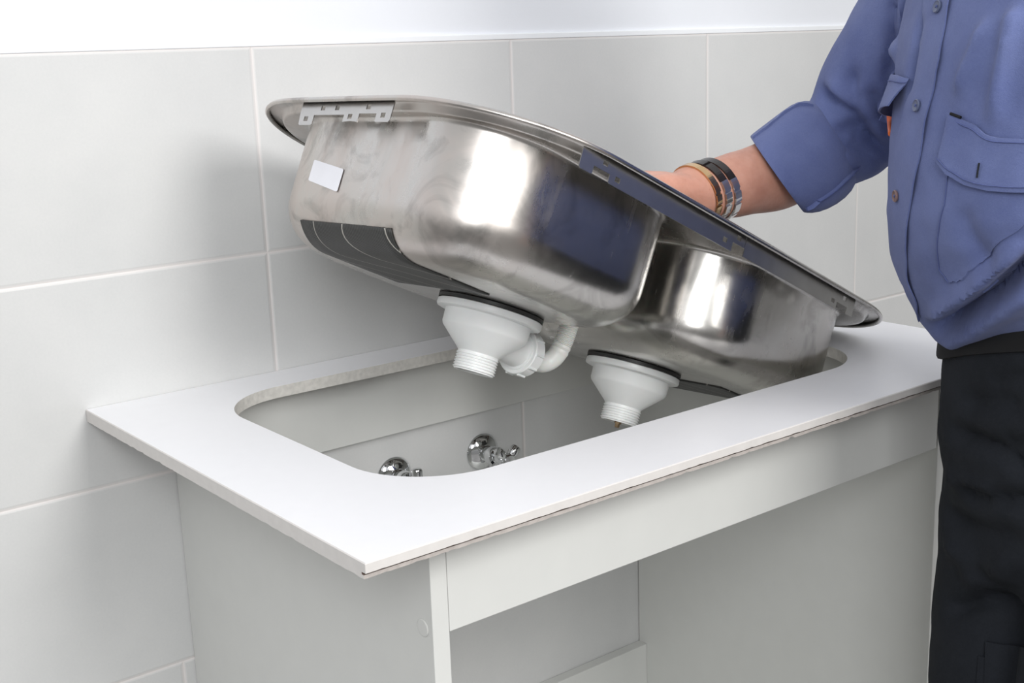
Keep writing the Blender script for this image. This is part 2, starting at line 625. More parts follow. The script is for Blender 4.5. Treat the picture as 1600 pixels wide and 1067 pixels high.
# ------------------------------------------------------------------ stop valves behind the cut-out
def valve(x, label, turn):
    v = thing('stop_valve', label, 'valve', (x, -0.0002, 0.72), 'stop valves on the tiled wall')
    b_ = nb()
    lathe(b_, [(0.0270, 0.0), (0.0275, 0.002), (0.0265, 0.004), (0.0235, 0.0065), (0.018, 0.010), (0.0135, 0.0115), (0.0125, 0.012)], 48, (0, 0, 0), (0, -1, 0))
    obj('wall_flange', b_, CHROME, v, smooth=40)
    b_ = nb()
    lathe(b_, [(0.0115, 0.0118), (0.0115, 0.022), (0.0135, 0.024), (0.0135, 0.034), (0.0125, 0.036), (0.0085, 0.037), (0.0085, 0.046), (0.0095, 0.047), (0.0095, 0.052)], 40, (0, 0, 0), (0, -1, 0))
    tube(b_, [(0, -0.029, -0.004), (0, -0.029, -0.030)], 0.0075, 20)
    obj('valve_body', b_, CHROME, v, smooth=40)
    b_ = nb()
    lathe(b_, [(0.0095, 0.0525), (0.011, 0.054), (0.011, 0.064), (0.009, 0.067), (0.0, 0.0675)], 32, (0, 0, 0), (0, -1, 0), True, False)
    for k in range(4):
        a = turn + k * PI / 2
        d = Vector((math.cos(a), 0, math.sin(a)))
        c0 = Vector((0, -0.0595, 0))
        lathe(b_, [(0.0055, 0.004), (0.0058, 0.010), (0.0074, 0.013), (0.0077, 0.022), (0.0064, 0.0245), (0.0, 0.025)], 20, c0, d, True, False)
    obj('cross_handle', b_, CHROME, v, smooth=40)
    return v


valve(0.562, 'chrome cross-handled stop valve seen whole, right of the two through the cut-out', 0.75)
valve(0.410, 'chrome stop valve half hidden by the cut-out edge, left of the two', 0.05)

# ------------------------------------------------------------------ the tilted double-bowl sink
RM = Matrix(((0.900090368549193, -0.08822849785473517, 0.42667676361770035),
             (0.07132492806520452, 0.9959094267255637, 0.05547223085159454),
             (-0.42982564265231005, -0.019497331239330895, 0.9027013742058181)))
ST = Vector((0.534148841550415, -0.28321070648025676, 1.0766))
SW, SH, SR, DEP = 0.788, 0.477, 0.153, 0.139
sink = thing('double_bowl_sink', 'stainless steel double-bowl sink held tilted over the worktop cut-out, underside showing', 'sink')
sink.matrix_world = Matrix.Translation(ST) @ RM.to_4x4()


def sink_outline(ins, n=20):
    W_, H_, r = SW - 2 * ins, SH - 2 * ins, SR - ins
    o = densify(rrect(-W_ / 2, W_ / 2, -H_ / 2, H_ / 2, r, n), 0.02)
    return [(x * (1 + .012 * (H_ / W_) * (1 - (2 * y / H_) ** 2)), y * (1 + .012 * (1 - (2 * x / W_) ** 2))) for x, y in o]


def sink_sheet():
    bm = nb()
    prof = [(0.0042, -0.0020), (0.0034, -0.0038), (0.0018, -0.0046), (0.0004, -0.0038), (0.0, -0.0022), (0.001, -0.0005), (0.0035, 0.0008), (0.009, 0.0009),
            (0.0155, 0.0), (0.018, -0.0012), (0.0205, -0.0062), (0.0215, -0.0074), (0.0235, -0.0080)]
    R = [[(x, y, z) for x, y in sink_outline(i)] for i, z in prof]
    V = rings(bm, R)
    E = []
    inner = V[-1]
    for i in range(len(inner)):
        E.append(bm.edges.get((inner[i], inner[(i + 1) % len(inner)])))
    for x0, x1 in ((-0.361, -0.045), (0.013, 0.327)):
        y0, y1, rc, rb = -0.189, 0.153, 0.09, 0.048
        pr_ = [(-0.0045, -0.0080), (-0.0025, -0.0086), (-0.0008, -0.0105), (0.0, -0.0135), (0.0003, -0.05), (0.0008, -(DEP - rb))]
        for k in range(1, 13):
            a = math.radians(7.5 * k)
            pr_.append((0.0008 + rb * (1 - math.cos(a)), -(DEP - rb + rb * math.sin(a))))
        RR = []
        for ins, z in pr_:
            RR.append([(x, y, z) for x, y in densify(rrect(x0 + ins, x1 - ins, y0 + ins, y1 - ins, max(rc - ins * 0.6, 0.02), 16), 0.4)])
        VB = rings(bm, RR, cap1=True)
        t0 = VB[0]
        for i in range(len(t0)):
            E.append(bm.edges.get((t0[i], t0[(i + 1) % len(t0)])))
    r = bmesh.ops.triangle_fill(bm, use_beauty=True, use_dissolve=False, edges=E)
    return bm


so = obj('sink_body', sink_sheet(), STEEL, sink, smooth=50)
md = so.modifiers.new('solid', 'SOLIDIFY')
md.thickness = 0.0008
md.offset = 0.0


def strip_part(pts, holes, place, th, name='mounting_strip', label=None):
    """pts/holes in (u, z); place maps (u, z, t) to sink space"""
    bm = nb()
    loops = [[place(u, z, 0) for u, z in pts]] + [[place(u, z, 0) for u, z in h] for h in holes]
    poly_fill(bm, loops)
    fs = list(bm.faces)
    r = bmesh.ops.extrude_face_region(bm, geom=fs)
    off = Vector(place(0, 0, th)) - Vector(place(0, 0, 0))
    bmesh.ops.translate(bm, verts=[g for g in r['geom'] if isinstance(g, bmesh.types.BMVert)], vec=off)
    o = obj(name, bm, STRIP, sink)
    if label:
        o['label'] = label
    return o


def sq(u, z, a=0.0036, h=0.0026):
    return [(u - a, z - h), (u + a, z - h), (u + a, z + h), (u - a, z + h)]


# end strip: u = -y
PX = lambda u, z, t_: (-0.3882 + t_, -(u * (0.93 if u > 0 else 0.97)), z * 0.97)
end_pts = [(-0.074, -0.0012), (0.083, -0.0012), (0.085, -0.004), (0.085, -0.0225), (0.083, -0.0245), (0.062, -0.0245), (0.0605, -0.0235), (0.0605, -0.0155),
           (0.031, -0.0155), (0.031, -0.0245), (0.027, -0.0238), (0.018, -0.0232), (0.009, -0.0238), (0.005, -0.0245), (0.005, -0.0165),
           (-0.048, -0.0165), (-0.048, -0.0265), (-0.0505, -0.0275), (-0.070, -0.0275), (-0.072, -0.026), (-0.074, -0.015)]
strip_part(end_pts, [sq(-0.035, -0.0090), sq(-0.010, -0.0090), sq(0.044, -0.0085), sq(-0.061, -0.0205), sq(0.016, -0.0185), sq(0.072, -0.0175)], PX, 0.0011)
PY = lambda u, z, t_: (u, -0.2300 + t_, z)
strip_part([(-0.279, -0.001), (-0.010, -0.001), (-0.010, -0.0145), (-0.031, -0.0145), (-0.031, -0.0245), (-0.236, -0.0245), (-0.2385, -0.0235),
            (-0.2385, -0.0160), (-0.262, -0.0160), (-0.262, -0.0235), (-0.264, -0.0245), (-0.279, -0.0245), (-0.281, -0.0225), (-0.281, -0.003)],
           [sq(-0.2475, -0.0085), sq(-0.2265, -0.0175), sq(-0.045, -0.0165), sq(-0.022, -0.0075)], PY, 0.0011)
strip_part([(-0.009, -0.001), (0.227, -0.001), (0.229, -0.003), (0.229, -0.0235), (0.214, -0.0235), (0.214, -0.0155), (0.190, -0.0155), (0.190, -0.0235),
            (-0.0085, -0.0235), (-0.0085, -0.0150), (-0.0095, -0.0145)],
           [sq(0.181, -0.0165), sq(0.205, -0.0075)], PY, 0.0011)
PYB = lambda u, z, t_: (u, 0.2255 - t_, z)
strip_part([(-0.24, -0.001), (0.24, -0.001), (0.24, -0.0235), (0.22, -0.0235), (0.22, -0.0155), (0.19, -0.0155), (0.19, -0.0235), (-0.19, -0.0235),
            (-0.19, -0.0155), (-0.22, -0.0155), (-0.22, -0.0235), (-0.24, -0.0235)], [sq(-0.205, -0.008), sq(0.205, -0.008)], PYB, 0.0011)


def pad(xw, xin, y0, y1, sgn):
    """sheet following end wall, fillet and base; xw = wall x, sgn=-1 left / +1 right"""
    rb = 0.048
    off = 0.0011
    cx, cz = xw - sgn * rb, -(DEP - rb)
    P = []
    for k in range(11):
        a = math.radians(32 + 58 * k / 10)
        P.append((cx + sgn * (rb + off) * math.cos(a) - sgn * 0.0008, cz - (rb + off) * math.sin(a)))
    for k in range(1, 13):
        P.append((P[10][0] + (xin - P[10][0]) * k / 12, -(DEP + off)))
    bm = nb()
    R = [[(x, y0 + (y1 - y0) * j / 10, z) for x, z in P] for j in range(11)]
    rings(bm, R, closed=False)
    o = obj('sound_pad', bm, PAD, sink, smooth=60)
    o['label'] = 'black ribbed sound-deadening pad with pale scratches'
    s_ = o.modifiers.new('solid', 'SOLIDIFY')
    s_.thickness = 0.0012
    s_.offset = 0
    return o


pad(-0.361, -0.209, -0.083, 0.068, -1)
pad(0.327, 0.19, -0.10, 0.068, 1)

b = nb()
q4 = [(0.063, -0.054), (0.008, -0.063), (0.008, -0.087), (0.063, -0.0765)]
lab = []
for i in range(4):
    p, a_, c_ = Vector(q4[i]), Vector(q4[i - 1]), Vector(q4[(i + 1) % 4])
    lab += [p + (a_ - p).normalized() * 0.002, p + (a_ - p).normalized() * 0.0005 + (c_ - p).normalized() * 0.0005, p + (c_ - p).normalized() * 0.002]
V1 = [b.verts.new((-0.3618, p.x, p.y)) for p in lab]
b.faces.new(V1)
ex = bmesh.ops.extrude_face_region(b, geom=list(b.faces))
bmesh.ops.translate(b, verts=[g for g in ex['geom'] if isinstance(g, bmesh.types.BMVert)], vec=(-0.0003, 0, 0))
obj('label_sticker', b, PAPER, sink)['label'] = 'blank white paper sticker'


def drain(u, v, branch):
    bm = nb()
    z0 = -DEP - 0.005
    p = [(0.050, z0), (0.0575, z0), (0.0595, z0 - 0.0012), (0.0600, z0 - 0.006), (0.0590, z0 - 0.0082), (0.0565, z0 - 0.0090), (0.0495, z0 - 0.0092),
         (0.0490, z0 - 0.0105), (0.0485, z0 - 0.024), (0.0470, z0 - 0.0275), (0.0245, z0 - 0.0485), (0.0232, z0 - 0.0500), (0.0232, z0 - 0.0520)]
    z = z0 - 0.0520
    for k in range(6):
        p += [(0.0240, z - 0.0008), (0.0240, z - 0.0016), (0.0226, z - 0.0024), (0.0226, z - 0.0030)]
        z -= 0.0031
    p += [(0.0222, z - 0.0006), (0.0190, z - 0.0006), (0.0186, z + 0.004), (0.0184, z + 0.020)]
    lathe(bm, p, 64, (u, v, 0))
    if branch:
        lathe(bm, [(0.0195, 0.022), (0.0195, 0.062), (0.0225, 0.0625), (0.0225, 0.066)], 40, (u, v, z0 - 0.028), (1, 0.10, -0.03))
    o = obj('drain_outlet', bm, WPLAS, sink, smooth=35)
    o['label'] = 'white plastic drain outlet with side branch' if branch else 'white plastic drain outlet with brass screw'
    bm = nb()
    lathe(bm, [(0.050, -DEP - 0.0006), (0.0592, -DEP - 0.0006), (0.0600, -DEP - 0.0014), (0.0596, z0 + 0.0002), (0.050, z0 + 0.0002)], 64, (u, v, 0))
    obj('gasket', bm, RUB, o, smooth=35)
    if not branch:
        bm = nb()
        lathe(bm, [(0.0032, z + 0.012), (0.0032, z - 0.006), (0.0027, z - 0.007), (0.0, z - 0.0072)], 18, (u - 0.001, v, 0), cap1=False)
        lathe(bm, [(0.0045, z + 0.0015), (0.0045, z - 0.0022)], 6, (u - 0.001, v, 0))
        obj('outlet_screw', bm, BRASS, o, smooth=35)
    return o


d1 = drain(-0.136, -0.012, True)
d2 = drain(0.124, -0.012, False)
b = nb()
ax = Vector((1, 0.10, -0.03)).normalized()
o0 = Vector((-0.136, -0.012, -DEP - 0.033))
pr_n = [(0.0200, 0.064), (0.0265, 0.0635), (0.0275, 0.0645), (0.0275, 0.079), (0.0262, 0.0805), (0.0180, 0.081)]
lathe(b, pr_n, 40, o0, ax)
for k in range(10):
    a = 2 * PI * k / 10
    qd = ax.to_track_quat('Z', 'Y')
    c_ = o0 + qd @ Vector((0.0277 * math.cos(a), 0.0277 * math.sin(a), 0.0))
    tube(b, [c_ + ax * 0.0655, c_ + ax * 0.078], 0.0016, 8)
obj('collar_nut', b, WPLAS, sink, smooth=35)
b = nb()
pp = [o0 + ax * 0.0795, Vector((-0.042, -0.003, -0.1775)), Vector((-0.026, -0.006, -0.1765)), Vector((-0.017, -0.011, -0.167)), Vector((-0.0145, -0.0155, -0.150)),
      Vector((-0.0145, -0.018, -0.120)), Vector((-0.0145, -0.018, -0.060)), Vector((-0.0145, -0.018, -0.011))]
Q = []
for i in range(len(pp) - 1):
    p0, p1, p2, p3 = pp[max(0, i - 1)], pp[i], pp[i + 1], pp[min(len(pp) - 1, i + 2)]
    m_ = 8 if i < 4 else (27 if i == 4 else 54)
    for k in range(m_):
        s = k / m_
        Q.append(0.5 * ((2 * p1) + (p2 - p0) * s + (2 * p0 - 5 * p1 + 4 * p2 - p3) * s * s + (3 * p1 - p0 - 3 * p2 + p3) * s ** 3))
Q.append(pp[-1])
rad = []
for i, p in enumerate(Q):
    base_r = 0.0130 - 0.0018 * min(1, i / 20)
    if p.z > -0.158 and i > 20:
        base_r += 0.00055 * (1 if i % 2 else -1)
    rad.append(base_r)
tube(b, Q, rad, 24)
obj('overflow_pipe', b, TPLAS, sink, smooth=40)['label'] = 'ribbed translucent white plastic pipe'

# ------------------------------------------------------------------ the person at the right end of the worktop
PC = Vector((0.741, -0.792, 0))
FV, RV = Vector((-0.927, 0.375, 0)).normalized(), Vector((0.375, 0.927, 0)).normalized()


def torso_ring(z, foff, a, b_, n=64, roff=0.0, pw=2.3):
    c = PC + FV * foff + RV * roff
    o = []
    for k in range(n):
        t_ = 2 * PI * k / n
        cc, ss = math.cos(t_), math.sin(t_)
        k_ = (abs(cc) ** pw + abs(ss) ** pw) ** (-1 / pw)
        o.append(c + FV * b_ * cc * k_ + RV * a * ss * k_ + Vector((0, 0, z)))
    return o


def crease(bm, lines, frm=None):
    """lines: (points, width, depth): depth > 0 presses a fold in, < 0 raises a ridge"""
    bm.normal_update()
    segs = []
    for pts, w_, d_ in lines:
        P_ = [Vector(p) for p in pts]
        for i in range(len(P_) - 1):
            segs.append((P_[i], P_[i + 1], w_, d_, i, len(P_) - 1))
    moves = []
    for v in bm.verts:
        acc = {}
        for a_, b_, w_, d_, i, n in segs:
            ab = b_ - a_
            s = max(0, min(1, (v.co - a_).dot(ab) / max(ab.length_squared, 1e-9)))
            dd = (v.co - a_ - ab * s).length
            if dd > 3 * w_:
                continue
            u = (i + s) / n
            fade = min(1, 5 * u + 0.15, 5 * (1 - u) + 0.15)
            val = d_ * math.exp(-(dd / w_) ** 2) * fade
            key = (w_, d_, n)
            if abs(val) > abs(acc.get(key, 0)):
                acc[key] = val
        if acc:
            moves.append((v, v.normal * -sum(acc.values())))
    for v, m_ in moves:
        v.co += m_


CV = Vector((-0.883, -0.469, 0))


def waist_lift(co, z0, z1):
    """the waist sits higher at his left side than under the belly"""
    s = max(0.0, min(1.0, (co.z - z0) / (z1 - z0)))
    s = s * s * (3 - 2 * s)
    q_ = co - PC
    return 0.36 * max(0.0, q_.x * CV.x + q_.y * CV.y) * s


man = thing('person', 'person in blue work shirt and black trousers reaching over to hold the tilted sink', 'person', PC)


def pobj(name, bm, m, parent=None, smooth=60, **kw):
    bmesh.ops.translate(bm, verts=bm.verts, vec=-PC)
    return obj(name, bm, m, parent or man, smooth=smooth, **kw)


def sk(x, y, z):
    return RM @ Vector((x, y, z)) + ST


WR = Vector((0.548, -0.430, 1.124))
# body: head, neck, torso core, limbs, hands as one remeshed skin
b = nb()
hc = PC + FV * 0.13 + Vector((0, 0, 1.655))
capsule_chain(b, [PC + FV * 0.03 + Vector((0, 0, 1.40)), PC + FV * 0.06 + Vector((0, 0, 1.50)), PC + FV * 0.10 + Vector((0, 0, 1.59))], [0.075, 0.058, 0.056])
hq = Matrix((FV, RV, Vector((0, 0, 1)))).transposed() @ Matrix.Rotation(0.42, 3, 'Y')
ellipsoid(b, hc, (0.098, 0.078, 0.112), hq, 32)
hl = lambda x, y, z: hc + hq @ Vector((x, y, z))
ellipsoid(b, hl(0.035, 0, -0.060), (0.062, 0.056, 0.062), hq)
ellipsoid(b, hl(0.072, 0, -0.098), (0.022, 0.026, 0.020), hq)
capsule_chain(b, [hl(0.090, 0, 0.008), hl(0.104, 0, -0.014), hl(0.116, 0, -0.034)], [0.009, 0.010, 0.013], 12, 3)
for s in (-1, 1):
    ellipsoid(b, hl(0.100, s * 0.014, -0.038), (0.011, 0.009, 0.008), hq, 12)
    ellipsoid(b, hl(0.0, s * 0.082, -0.018), (0.020, 0.008, 0.034), hq @ Matrix.Rotation(s * 0.3, 3, 'Z'), 16)
    capsule_chain(b, [hl(0.088, s * 0.014, 0.020), hl(0.083, s * 0.045, 0.018)], [0.009, 0.008], 10, 3)
    ellipsoid(b, hl(0.068, s * 0.040, -0.030), (0.024, 0.020, 0.020), hq, 16)
R_ = [torso_ring(z, fo, a, b_) for z, fo, a, b_ in ((0.86, 0, .130, .085), (0.95, 0, .125, .085), (1.02, 0.005, .13, .095), (1.10, .01, .15, .125), (1.25, .02, .16, .125), (1.38, .02, .165, .10), (1.44, .03, .10, .07))]
rings(b, R_, cap0=True, cap1=True)
SHR = Vector((0.802, -0.612, 1.405))
ELB = Vector((0.806, -0.455, 1.168))
capsule_chain(b, [SHR, (0.806, -0.52, 1.29), ELB], [0.050, 0.042, 0.034])
capsule_chain(b, [ELB, (0.74, -0.447, 1.150), (0.679, -0.4415, 1.135), (0.62, -0.438, 1.129), (0.575, -0.434, 1.125), WR], [0.034, 0.036, 0.0425, 0.0375, 0.0340, 0.0315])
# right hand: palm over the divider between the bowls
for off, zz in ((-0.026, 0.0), (-0.009, 0.002), (0.009, 0.002), (0.026, 0.0)):
    capsule_chain(b, [WR + (RM @ Vector((0, off * 0.6, 0))), sk(-0.060, -0.130 + off, 0.032 + zz), sk(-0.100, -0.125 + off * 1.15, 0.018 + zz)], [0.018, 0.0165, 0.0130], 14, 4)
for off, ln_, r_, drop in ((-0.026, 0.88, 0.0088, 0.0), (-0.009, 1.0, 0.0092, 0.0), (0.009, 0.95, 0.0088, 0.0), (0.026, 0.78, 0.0078, 0.004)):
    y_ = -0.125 + off * 1.2
    capsule_chain(b, [sk(-0.100, y_, 0.019), sk(-0.100 - 0.032 * ln_, y_, 0.009 - drop), sk(-0.100 - 0.044 * ln_, y_ + 0.002, -0.014 - drop), sk(-0.100 - 0.034 * ln_, y_ + 0.003, -0.038 * ln_ - drop)],
                  [r_ * 1.15, r_ * 1.08, r_, r_ * 0.85], 12, 4)
capsule_chain(b, [sk(-0.035, -0.125, 0.030), sk(-0.060, -0.088, 0.014), sk(-0.078, -0.062, -0.006), sk(-0.090, -0.052, -0.028)], [0.016, 0.0125, 0.0105, 0.0085], 12, 4)
# left arm, out of the frame, bent in front of him
SHL, ELL, WRL = Vector((0.665, -0.972, 1.405)), Vector((0.69, -1.07, 1.13)), Vector((0.58, -1.05, 0.97))
capsule_chain(b, [SHL, ELL], [0.054, 0.044])
capsule_chain(b, [ELL, (ELL + WRL) / 2, WRL], [0.043, 0.041, 0.028])
hd = (WRL - ELL).normalized()
for off in (-0.024, -0.008, 0.008, 0.024):
    p0 = WRL + RV * off * 0.6
    p1 = WRL + hd * 0.075 + RV * off * 1.1
    capsule_chain(b, [p0, p1], [0.016, 0.012], 12, 4)
    L_ = 0.075 - abs(off) * 0.5
    capsule_chain(b, [p1, p1 + hd * L_ * 0.5 + FV * 0.006, p1 + hd * L_ * 0.85 + FV * -0.006, p1 + hd * L_ - FV * 0.020], [0.0098, 0.0092, 0.0085, 0.0075], 12, 4)
capsule_chain(b, [WRL + RV * 0.018 + hd * 0.015, WRL + RV * 0.042 + hd * 0.045, WRL + RV * 0.048 + hd * 0.085 + FV * 0.008], [0.015, 0.011, 0.0085], 12, 4)
# legs inside the trousers
HR, HL = PC + RV * 0.078, PC - RV * 0.078
for s, h_ in ((1, HR), (-1, HL)):
    h_ = Vector(h_)
    kn, an = h_ + FV * 0.015 + Vector((0, 0, 0.50)), h_ - FV * 0.02 + Vector((0, 0, 0.11))
    capsule_chain(b, [h_ + Vector((0, 0, 0.88)), kn, an], [0.075, 0.052, 0.038], 18, 6)
bb_ = remeshed(b, 'body', 0.0042, 4)
BB = BVHTree.FromBMesh(bb_)
body = pobj('body', bb_, SKIN)
for s in (-1, 1):
    b = nb()
    ellipsoid(b, hl(0.083, s * 0.031, 0.002), (0.012, 0.013, 0.012), hq, 20)
    e_ = pobj('eye', b, EYE, body)
    b = nb()
    ellipsoid(b, hl(0.0925, s * 0.031, 0.001), (0.0035, 0.006, 0.006), hq, 16)
    pobj('iris', b, IRIS, e_)
b = nb()
capsule_chain(b, [hl(0.088, -0.022, -0.064), hl(0.0975, 0, -0.064), hl(0.088, 0.022, -0.064)], [0.003, 0.0055, 0.003], 10, 4)
pobj('mouth', b, LIP, body)
b = nb()
ellipsoid(b, hl(-0.012, 0, 0.022), (0.104, 0.086, 0.108), hq, 40)
bmesh.ops.delete(b, geom=[v for v in b.verts if (hq.inverted() @ (v.co - hc)).z < 0.055 - 1.1 * max(0, 0.045 - (hq.inverted() @ (v.co - hc)).x) ** 1.0 or (hq.inverted() @ (v.co - hc)).z < -0.06], context='VERTS')
for v in b.verts:
    v.co += (v.co - hc).normalized() * 0.004 * noise.noise(v.co * 90)
h_o = pobj('hair', b, HAIR)
h_o.modifiers.new('solid', 'SOLIDIFY').thickness = 0.008

# shirt
b = nb()
SR_ = [(0.968, 0.0, .154, .118), (0.976, 0.002, .162, .130), (0.992, 0.006, .168, .144), (1.02, .010, .174, .158), (1.06, .016, .180, .168), (1.11, .020, .184, .172), (1.16, .022, .186, .168),
       (1.22, .024, .190, .160), (1.28, .026, .195, .152), (1.34, .022, .198, .140), (1.39, .022, .190, .122), (1.43, .028, .160, .100), (1.465, .036, .105, .080), (1.485, .042, .070, .068)]
rings(b, [torso_ring(z, fo, a, b_) for z, fo, a, b_ in SR_], cap0=True, cap1=True)
capsule_chain(b, [SHR + Vector((-0.01, -0.02, 0.0)), (0.806, -0.545, 1.315), (0.803, -0.488, 1.235), (0.800, -0.457, 1.180), (0.776, -0.447, 1.166), (0.752, -0.447, 1.157)], [0.070, 0.071, 0.067, 0.063, 0.056, 0.051], 32, 8)
ellipsoid(b, (0.790, -0.453, 1.200), (0.045, 0.045, 0.036))
capsule_chain(b, [SHL, (SHL + ELL) / 2, ELL, ELL * 0.7 + WRL * 0.3], [0.072, 0.068, 0.060, 0.055], 28, 8)
shirt_bm = remeshed(b, 'shirt', 0.0050, 14)
for v in shirt_bm.verts:
    v.co.z += waist_lift(v.co, 1.16, 0.99)
CREASES = [
    ([[0.6551, -0.671, 0.9873], [0.6296, -0.7015, 1.0028], [0.613, -0.7243, 1.0147], [0.5907, -0.7601, 1.038], [0.575, -0.79, 1.0606], [0.5609, -0.8179, 1.0853], [0.5523, -0.8447, 1.1111]], 0.0075, 0.045),
    ([[0.6763, -0.6654, 0.9719], [0.6359, -0.7109, 0.9947], [0.5969, -0.7687, 1.0288], [0.5785, -0.8097, 1.0546], [0.5706, -0.8428, 1.0766]], 0.013, -0.017),
    ([[0.639, -0.6771, 1.0023], [0.6003, -0.7259, 1.0316], [0.5793, -0.7648, 1.0553], [0.563, -0.7986, 1.0806], [0.5504, -0.8285, 1.107]], 0.011, -0.021),
    ([[0.7473, -0.4451, 1.229], [0.7382, -0.469, 1.2164], [0.7415, -0.4913, 1.1991], [0.7575, -0.5066, 1.1767], [0.7912, -0.5123, 1.1531]], 0.0065, 0.0189),
    ([[0.7326, -0.4795, 1.1885], [0.7465, -0.496, 1.1815], [0.7608, -0.5046, 1.1676], [0.791, -0.51, 1.1493]], 0.0055, 0.0162),
    ([[0.7376, -0.5002, 1.253], [0.7377, -0.494, 1.2281], [0.745, -0.5018, 1.2005], [0.7659, -0.5154, 1.1764]], 0.008, 0.01485),
    ([[0.7345, -0.5525, 1.3305], [0.7381, -0.5497, 1.2969], [0.7443, -0.5442, 1.2648], [0.751, -0.5357, 1.2347]], 0.005, 0.0135),
    ([[0.7344, -0.5646, 1.3299], [0.7391, -0.558, 1.2966], [0.6498, -0.6173, 1.2707], [0.7497, -0.5427, 1.2487]], 0.006, -0.00945),
    ([[0.6106, -0.6709, 1.3065], [0.601, -0.6731, 1.2769], [0.6017, -0.6695, 1.253], [0.6012, -0.6651, 1.2288]], 0.006, 0.00945),
    ([[0.7243, -0.4827, 1.1745], [0.7517, -0.4983, 1.1585], [0.8153, -0.4934, 1.1331]], 0.006, 0.0108),
    ([[0.7439, -0.519, 1.2279], [0.753, -0.5234, 1.2097], [0.766, -0.5251, 1.1911]], 0.006, 0.00945),
    ([[0.5655, -0.7708, 1.2972], [0.5636, -0.7566, 1.262], [0.5654, -0.7418, 1.231]], 0.008, -0.0108),
    ([[0.5612, -0.7979, 1.3068], [0.5553, -0.7956, 1.2756], [0.5509, -0.7861, 1.2073]], 0.008, -0.01215),
    ([[0.743, -0.4575, 1.2351], [0.7377, -0.489, 1.2209], [0.7497, -0.5073, 1.1953], [0.7793, -0.5175, 1.1682]], 0.008, -0.0108),
    ([[0.5515, -0.7583, 1.1351], [0.5539, -0.7714, 1.101], [0.5641, -0.7919, 1.0785]], 0.014, 0.0081),
]
crease(shirt_bm, CREASES)
for _ in range(2):
    bmesh.ops.smooth_vert(shirt_bm, verts=shirt_bm.verts, factor=0.5, use_axis_x=True, use_axis_y=True, use_axis_z=True)
for v in shirt_bm.verts:
    p = v.co
    v.co += v.normal * (0.0022 * noise.noise(p * 14) + 0.0009 * noise.noise(p * 45))
shirt_bm.normal_update()
SB = BVHTree.FromBMesh(shirt_bm)
shirt = pobj('shirt', shirt_bm, BLUE)

# rolled cuff above the forearm
b = nb()
CU = [([0.6790, -0.4422, 1.1344], [-0.0201, 0.0242, 0.0448]), ([0.6987, -0.4465, 1.1386], [-0.0195, 0.0241, 0.0519]),
      ([0.7310, -0.4478, 1.1500], [-0.0198, 0.0251, 0.0560]), ([0.7580, -0.4477, 1.1615], [-0.0204, 0.0264, 0.0545]), ([0.7790, -0.4454, 1.1690], [-0.0171, 0.0225, 0.0450])]
side = Vector((0.76, 0.63, -0.08)).normalized()
outer, inner = [], []
Pc = [Vector(c_) for c_, _ in CU]
for i, (c_, e_) in enumerate(CU):
    p, e_ = Vector(c_), Vector(e_)
    rl = e_.length
    e_.normalize()
    ro, ri = [], []
    for k in range(72):
        t_ = 2 * PI * k / 72
        d = e_ * rl * math.cos(t_) + side * (0.074 - 0.002 * i) * math.sin(t_)
        dn = d.normalized()
        wob = 1 + 0.035 * noise.noise(dn * 1.7 + Vector((i * 0.35, 0, 4))) + 0.02 * noise.noise(dn * 4 + Vector((i * 0.5, 7, 0)))
        ro.append(p + d * wob)
        ri.append(p + d * wob - dn * 0.004)
    outer.append(ro)
    inner.append(ri)
ml = [p * 0.5 + q_ * 0.5 + (Pc[0] - Pc[1]).normalized() * 0.0022 for p, q_ in zip(outer[0], inner[0])]
mr = [p * 0.5 + q_ * 0.5 + (Pc[-1] - Pc[-2]).normalized() * 0.003 for p, q_ in zip(outer[-1], inner[-1])]
rings(b, [inner[-1], inner[-2], inner[2], inner[1], inner[0], ml] + outer + [mr, inner[-1]])
bmesh.ops.remove_doubles(b, verts=b.verts, dist=1e-5)
cuff = pobj('rolled_cuff', b, BLUE, shirt)
sb_ = cuff.modifiers.new('sub', 'SUBSURF')
sb_.levels = sb_.render_levels = 1

# bracelets on the wrist
WD = (Vector((0.62, -0.433, 1.129)) - WR).normalized()


